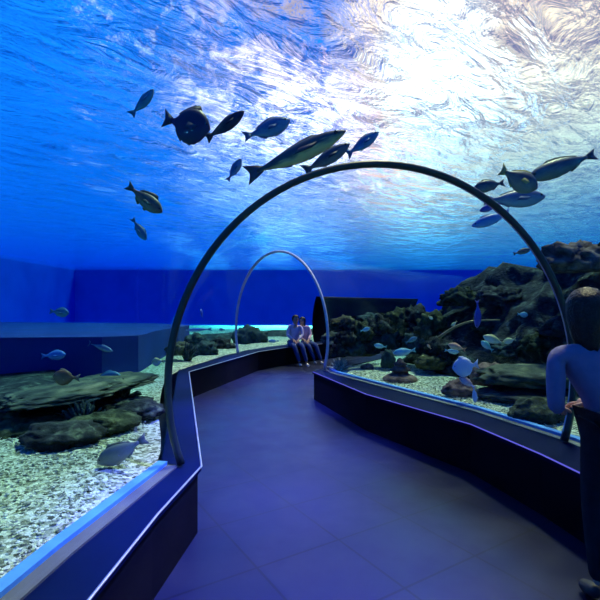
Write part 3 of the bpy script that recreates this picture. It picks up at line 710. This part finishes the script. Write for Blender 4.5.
def person(label, J, mats, loc, hair='short', s=1.0):
    """J: joints relative to loc"""
    e = empty('person', loc); V = {k: Vector(v) for k, v in J.items()}
    top, low, shoe = mats
    nk, hd = V['neck'], V['head']
    face = V['face'].normalized()
    chains = [[(V['chest'], 0.085*s), (nk, 0.05*s), (nk.lerp(hd, .45), 0.052*s)]]
    body = [[(V['hip'], 0.10*s), (V['waist'], 0.09*s), (V['chest'], 0.10*s), (nk, 0.048*s), (hd-Vector((0, 0, 0.03*s)), 0.072*s), (hd+Vector((0, 0, 0.045*s)), 0.082*s), (hd+Vector((0, 0, 0.10*s)), 0.05*s)]]
    for q in 'lr':
        body.append([(V['chest'], 0.10*s), (V['sh'+q], 0.045*s), (V['el'+q], 0.036*s), (V['wr'+q], 0.024*s)])
        body.append([(V['hip'], 0.10*s), (V['hj'+q], 0.075*s), (V['kn'+q], 0.050*s), (V['an'+q], 0.034*s)])
        dd = V['wr'+q]-V['el'+q]
        body += hand_chain(V['wr'+q], dd, Vector((0, 0, -1)) if abs(dd.normalized().z) < .8 else face, s, 1 if q == 'l' else -1)
    # nose, ears, chin as small chains rooted in the head
    body.append([(hd+face*0.055*s-Vector((0, 0, .0)), 0.016*s), (hd+face*0.092*s-Vector((0, 0, 0.018*s)), 0.012*s)])
    sd = face.cross(Vector((0, 0, 1))).normalized()
    for g in (1, -1): body.append([(hd+sd*g*0.062*s, 0.014*s), (hd+sd*g*0.084*s+Vector((0, 0, 0.01*s)), 0.014*s)])
    skinned('body', body, skin, e)
    for g in (1, -1):
        b2 = bmesh.new(); bmesh.ops.create_uvsphere(b2, u_segments=10, v_segments=8, radius=0.011*s, matrix=Matrix.Translation(hd+face*0.076*s+sd*g*0.03*s+Vector((0, 0, 0.016*s))))
        link('eye', b2, eye_w, e)
    b2 = bmesh.new(); bmesh.ops.create_uvsphere(b2, u_segments=10, v_segments=6, radius=1, matrix=Matrix.Translation(hd+face*0.076*s-Vector((0, 0, 0.052*s))) @ Matrix.Diagonal((0.022*s, 0.012*s, 0.006*s, 1)))
    link('mouth', b2, plain('lips', (0.45, 0.14, 0.13), 0.4), e)
    # clothes
    shirt = [[(V['hip'].lerp(V['waist'], .3), 0.125*s), (V['waist'], 0.112*s), (V['chest'], 0.125*s), (nk-Vector((0, 0, 0.03*s)), 0.062*s)]]
    for q in 'lr':
        shirt.append([(V['chest'], 0.125*s), (V['sh'+q], 0.056*s), (V['el'+q], 0.042*s), (V['el'+q].lerp(V['wr'+q], .85), 0.036*s)])
    skinned('shirt', shirt, top, e)
    tr = []
    for q in 'lr': tr.append([(V['hip'], 0.118*s), (V['hj'+q], 0.092*s), (V['kn'+q], 0.066*s), (V['an'+q]+Vector((0, 0, 0.02*s)), 0.048*s)])
    skinned('trousers', tr, low, e)
    for q in 'lr':
        a = V['an'+q]; f = V['ft'+q]
        skinned('shoe', [[(a-Vector((0, 0, 0.03*s)), 0.042*s), (a.lerp(f, .5)-Vector((0, 0, 0.022*s)), 0.040*s), (f, 0.034*s)]], shoe, e)
    # hair cap
    bm = bmesh.new(); bmesh.ops.create_icosphere(bm, subdivisions=4, radius=0.098*s)
    c = hd+Vector((0, 0, 0.045*s))-face*0.014*s
    dele = []
    for v in bm.verts:
        f = v.co.normalized().dot(face); z = v.co.z/(0.098*s)
        if f > 0.35 and z < 0.45: dele.append(v); continue
        k = 1+0.05*noise.noise(v.co*60)
        if hair == 'long' and z < 0: v.co.z *= 2.6+0.5*noise.noise(v.co*30); v.co -= face*0.02*s*abs(z)
        elif z < -0.2: v.co.z *= 1.15
        v.co = v.co*k
    bmesh.ops.delete(bm, geom=dele, context='VERTS')
    bmesh.ops.translate(bm, vec=c, verts=bm.verts)
    h = link('hair', bm, hairm, e); so = h.modifiers.new('thick', 'SOLIDIFY'); so.thickness = 0.012*s
    return tag(e, label, 'person')
lilac = mottled('lilac_cloth', [(0.55, 0.48, 0.66), (0.62, 0.55, 0.72)], 12, 0.85, 0.2)
pinkc = mottled('pink_cloth', [(0.72, 0.45, 0.55), (0.80, 0.55, 0.62)], 12, 0.85, 0.2)
jeans = mottled('blue_jeans', [(0.03, 0.06, 0.20), (0.05, 0.10, 0.28)], 30, 0.85, 0.2)
blackc = mottled('black_cloth', [(0.010, 0.009, 0.012), (0.02, 0.018, 0.022)], 12, 0.9, 0.2)
teal_c = mottled('teal_cloth', [(0.05, 0.35, 0.42), (0.08, 0.45, 0.5)], 12, 0.85, 0.2)
shoew = plain('pale_shoe', (0.6, 0.58, 0.6), 0.6)
shoed = plain('dark_shoe', (0.03, 0.03, 0.035), 0.6)
slil = mottled('dusty_lilac_sleeve', [(0.16, 0.15, 0.27), (0.20, 0.18, 0.31)], 12, 0.85, 0.2)
# seated couple on the far ledge; local +x right, -y towards the camera, z from the floor
def seated(loc, lean, label, mats, s, face, armz, kneedx, hair='short'):
    J = dict(hip=(0, 0, .54), waist=(lean*.3, -.02, .72), chest=(lean*.7, -.04, .92), neck=(lean, -.06, 1.07), head=(lean*1.15, -.09, 1.17), face=face,
             shl=(lean*.8-.16, -.05, 1.00), shr=(lean*.8+.16, -.05, 1.00), ell=(lean*.8-.20, -.14, .78), elr=(lean*.8+.20, -.15, .78),
             wrl=(lean*.5-.02, -.32, armz), wrr=(lean*.5+.10, -.34, armz),
             hjl=(-.09, -.02, .53), hjr=(.09, -.02, .53), knl=(-.08+kneedx, -.46, .53), knr=(.12+kneedx, -.46, .54),
             anl=(-.04+kneedx*2.0, -.54, .10), anr=(.14+kneedx*2.0, -.56, .10), ftl=(-.02+kneedx*2.2, -.68, .045), ftr=(.17+kneedx*2.2, -.70, .045))
    J = {k: tuple(c*s for c in v) for k, v in J.items()}
    return person(label, J, mats, loc, hair, s)
cp = Vector((-0.15, 12.05, 0.0))
seated(Vector((-0.17, 11.98, -0.02)), 0.05, 'seated person with black hair and lilac top, left of the couple on the far ledge', (lilac, jeans, shoew), 1.0, (0.5, -0.85, -0.15), .66, 0.10)
seated(Vector((0.19, 12.40, -0.02)), -0.12, 'seated person in pink top leaning left, right of the couple on the far ledge', (pinkc, jeans, shoew), .95, (-0.5, -0.8, -0.2), .66, 0.12, 'long')
# standing person at the right edge
J = dict(hip=(.13, 0, .92), waist=(.10, 0, 1.06), chest=(.03, .0, 1.22), neck=(0.0, -.01, 1.40), head=(0.0, .01, 1.50), face=(0.25, 1, -0.05),
         shl=(-.165, .0, 1.30), shr=(.165, .0, 1.30), ell=(-.185, -.03, 1.03), elr=(.21, -.05, 1.03), wrl=(-.06, .16, .98), wrr=(.12, .17, 1.0),
         hjl=(.05, 0, .90), hjr=(.21, 0, .90), knl=(.05, .03, .49), knr=(.23, .01, .49), anl=(.04, -.02, .10), anr=(.24, -.03, .10), ftl=(.03, .12, .04), ftr=(.26, .12, .04))
person('standing person with long dark hair and dusty lilac sleeves at the right edge', J, (slil, blackc, shoed), Vector((1.50, 2.35, 0.0)), 'long')

# ------------------------------------------------------------------ world: daylight over the tank, with water glints painted into the sky
w = bpy.data.worlds.new('World'); SC.world = w; w.use_nodes = True
nt = w.node_tree; nt.nodes.clear()
out = N(nt, 'ShaderNodeOutputWorld'); bg = N(nt, 'ShaderNodeBackground')
tc = N(nt, 'ShaderNodeTexCoord')
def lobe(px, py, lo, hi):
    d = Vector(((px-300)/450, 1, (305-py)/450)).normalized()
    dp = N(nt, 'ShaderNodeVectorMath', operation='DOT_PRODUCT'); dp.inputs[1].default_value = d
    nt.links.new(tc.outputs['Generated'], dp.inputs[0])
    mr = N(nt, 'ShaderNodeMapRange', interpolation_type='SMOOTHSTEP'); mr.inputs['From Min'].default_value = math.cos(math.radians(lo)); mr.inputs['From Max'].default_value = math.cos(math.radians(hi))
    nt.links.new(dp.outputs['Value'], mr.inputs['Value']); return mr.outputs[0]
cl = N(nt, 'ShaderNodeTexNoise'); cl.inputs['Scale'].default_value = 5; cl.inputs['Detail'].default_value = 6
nt.links.new(tc.outputs['Generated'], cl.inputs['Vector'])
def mixc(fac, a, col):
    m = N(nt, 'ShaderNodeMix', data_type='RGBA'); nt.links.new(fac, m.inputs[0])
    if isinstance(a, tuple): m.inputs[6].default_value = (*a, 1)
    else: nt.links.new(a, m.inputs[6])
    m.inputs[7].default_value = (*col, 1); return m.outputs[2]
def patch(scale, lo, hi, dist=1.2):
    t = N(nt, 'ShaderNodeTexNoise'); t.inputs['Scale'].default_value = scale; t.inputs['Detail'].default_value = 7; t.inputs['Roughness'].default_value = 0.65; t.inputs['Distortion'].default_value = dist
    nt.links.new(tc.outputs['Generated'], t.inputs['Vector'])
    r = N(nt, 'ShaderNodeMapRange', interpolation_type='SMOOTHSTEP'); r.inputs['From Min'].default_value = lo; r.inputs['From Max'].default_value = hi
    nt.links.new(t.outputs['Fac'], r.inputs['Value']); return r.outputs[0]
def mul(a, b, k=1.0):
    m = N(nt, 'ShaderNodeMath', operation='MULTIPLY'); nt.links.new(a, m.inputs[0]); nt.links.new(b, m.inputs[1])
    m2 = N(nt, 'ShaderNodeMath', operation='MULTIPLY', use_clamp=True); nt.links.new(m.outputs[0], m2.inputs[0]); m2.inputs[1].default_value = k; return m2.outputs[0]
pA = patch(17, 0.44, 0.60, 0.25); pB = patch(38, 0.54, 0.68, 0.2); pC = patch(20, 0.40, 0.62, 0.3)  # broken bright patches in the sky that paint the sparkle of the water surface
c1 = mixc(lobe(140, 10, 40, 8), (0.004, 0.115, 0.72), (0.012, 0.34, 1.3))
c1 = mixc(lobe(435, 130, 14, 4), c1, (4.0, 0.95, 0.50))  # teal tone of the rippled water painted into the sky
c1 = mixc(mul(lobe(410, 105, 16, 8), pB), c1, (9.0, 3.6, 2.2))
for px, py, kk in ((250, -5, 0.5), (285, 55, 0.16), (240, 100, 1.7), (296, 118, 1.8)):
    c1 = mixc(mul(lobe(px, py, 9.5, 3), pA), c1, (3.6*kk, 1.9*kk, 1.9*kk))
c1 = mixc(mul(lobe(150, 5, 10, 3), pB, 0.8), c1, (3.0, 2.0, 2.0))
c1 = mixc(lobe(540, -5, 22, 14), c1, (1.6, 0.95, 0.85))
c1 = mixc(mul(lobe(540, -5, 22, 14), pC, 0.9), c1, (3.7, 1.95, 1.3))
cr = ramp(nt, cl.outputs['Fac'], [(0.35, (0.8,)*3), (0.62, (1.15,)*3)])
mu = N(nt, 'ShaderNodeMix', data_type='RGBA', blend_type='MULTIPLY'); mu.inputs[0].default_value = 1
nt.links.new(c1, mu.inputs[6]); nt.links.new(cr.outputs[0], mu.inputs[7])
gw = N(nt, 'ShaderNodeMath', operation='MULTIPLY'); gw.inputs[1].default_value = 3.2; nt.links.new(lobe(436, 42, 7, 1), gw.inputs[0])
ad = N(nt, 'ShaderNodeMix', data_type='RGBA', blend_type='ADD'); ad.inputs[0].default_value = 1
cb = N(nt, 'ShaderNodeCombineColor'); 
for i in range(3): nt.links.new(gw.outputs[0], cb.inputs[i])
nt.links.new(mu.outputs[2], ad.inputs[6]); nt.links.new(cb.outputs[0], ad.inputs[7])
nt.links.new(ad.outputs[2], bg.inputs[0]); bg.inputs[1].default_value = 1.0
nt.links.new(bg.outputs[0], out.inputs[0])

def light(name, typ, loc, aim, col, e, **k):
    l = bpy.data.lights.new(name, typ); l.color = col; l.energy = e
    for a, b in k.items(): setattr(l, a, b)
    o = bpy.data.objects.new(name, l); o.location = loc
    o.rotation_euler = (Vector(aim)-Vector(loc)).to_track_quat('-Z', 'Y').to_euler(); COL.objects.link(o); return o
light('sun_light', 'SUN', (2.5, 8, 10), (0, 4.5, 0), (1.0, 0.73, 0.38), 14.0, angle=math.radians(7))
# unseen blue violet fills added over the walkway; one spot over the far gravel
for lx, ly, le in ((-0.1, 2.6, 210), (-0.3, 4.6, 210), (-0.6, 6.8, 170), (-0.4, 9.2, 170), (0.5, 1.0, 120)):
    light('walkway_fill', 'SPOT', (lx+0.35, ly, 2.5), (lx, ly, 0.0), (0.15, 0.16, 1.0), le*6.0, spot_size=math.radians(72), spot_blend=0.9, shadow_soft_size=0.06, specular_factor=0.0)
light('bend_glow_spot', 'SPOT', (0.35, 8.0, 2.2), (0.38, 7.7, 0.4), (0.4, 0.25, 1.0), 60, spot_size=math.radians(40), spot_blend=0.9, shadow_soft_size=0.05, specular_factor=0.0)  # unseen spot added for the violet glow at the arch foot
light('far_gravel_spot', 'SPOT', (-0.5, 25, 4.0), (-0.8, 24.5, 0.4), (1.0, 1.0, 0.7), 16000, spot_size=math.radians(110), spot_blend=0.6, shadow_soft_size=0.1)

# ------------------------------------------------------------------ camera
cam = bpy.data.cameras.new('camera'); cam.lens = 27; cam.sensor_width = 36; cam.sensor_fit = 'HORIZONTAL'; cam.clip_start = 0.02
co = bpy.data.objects.new('camera', cam); co.location = (0, 0, EYE); co.rotation_euler = (PI/2+math.atan(5/450), 0, 0)
COL.objects.link(co); SC.camera = co
SC.view_settings.view_transform = 'Standard'; SC.view_settings.look = 'None'; SC.view_settings.gamma = 1; SC.view_settings.use_curve_mapping = False
SC.view_settings.exposure = 0.0
SC.cycles.use_denoising = True
SC.cycles.transparent_max_bounces = 24; SC.cycles.max_bounces = 8
SC.cycles.caustics_reflective = False
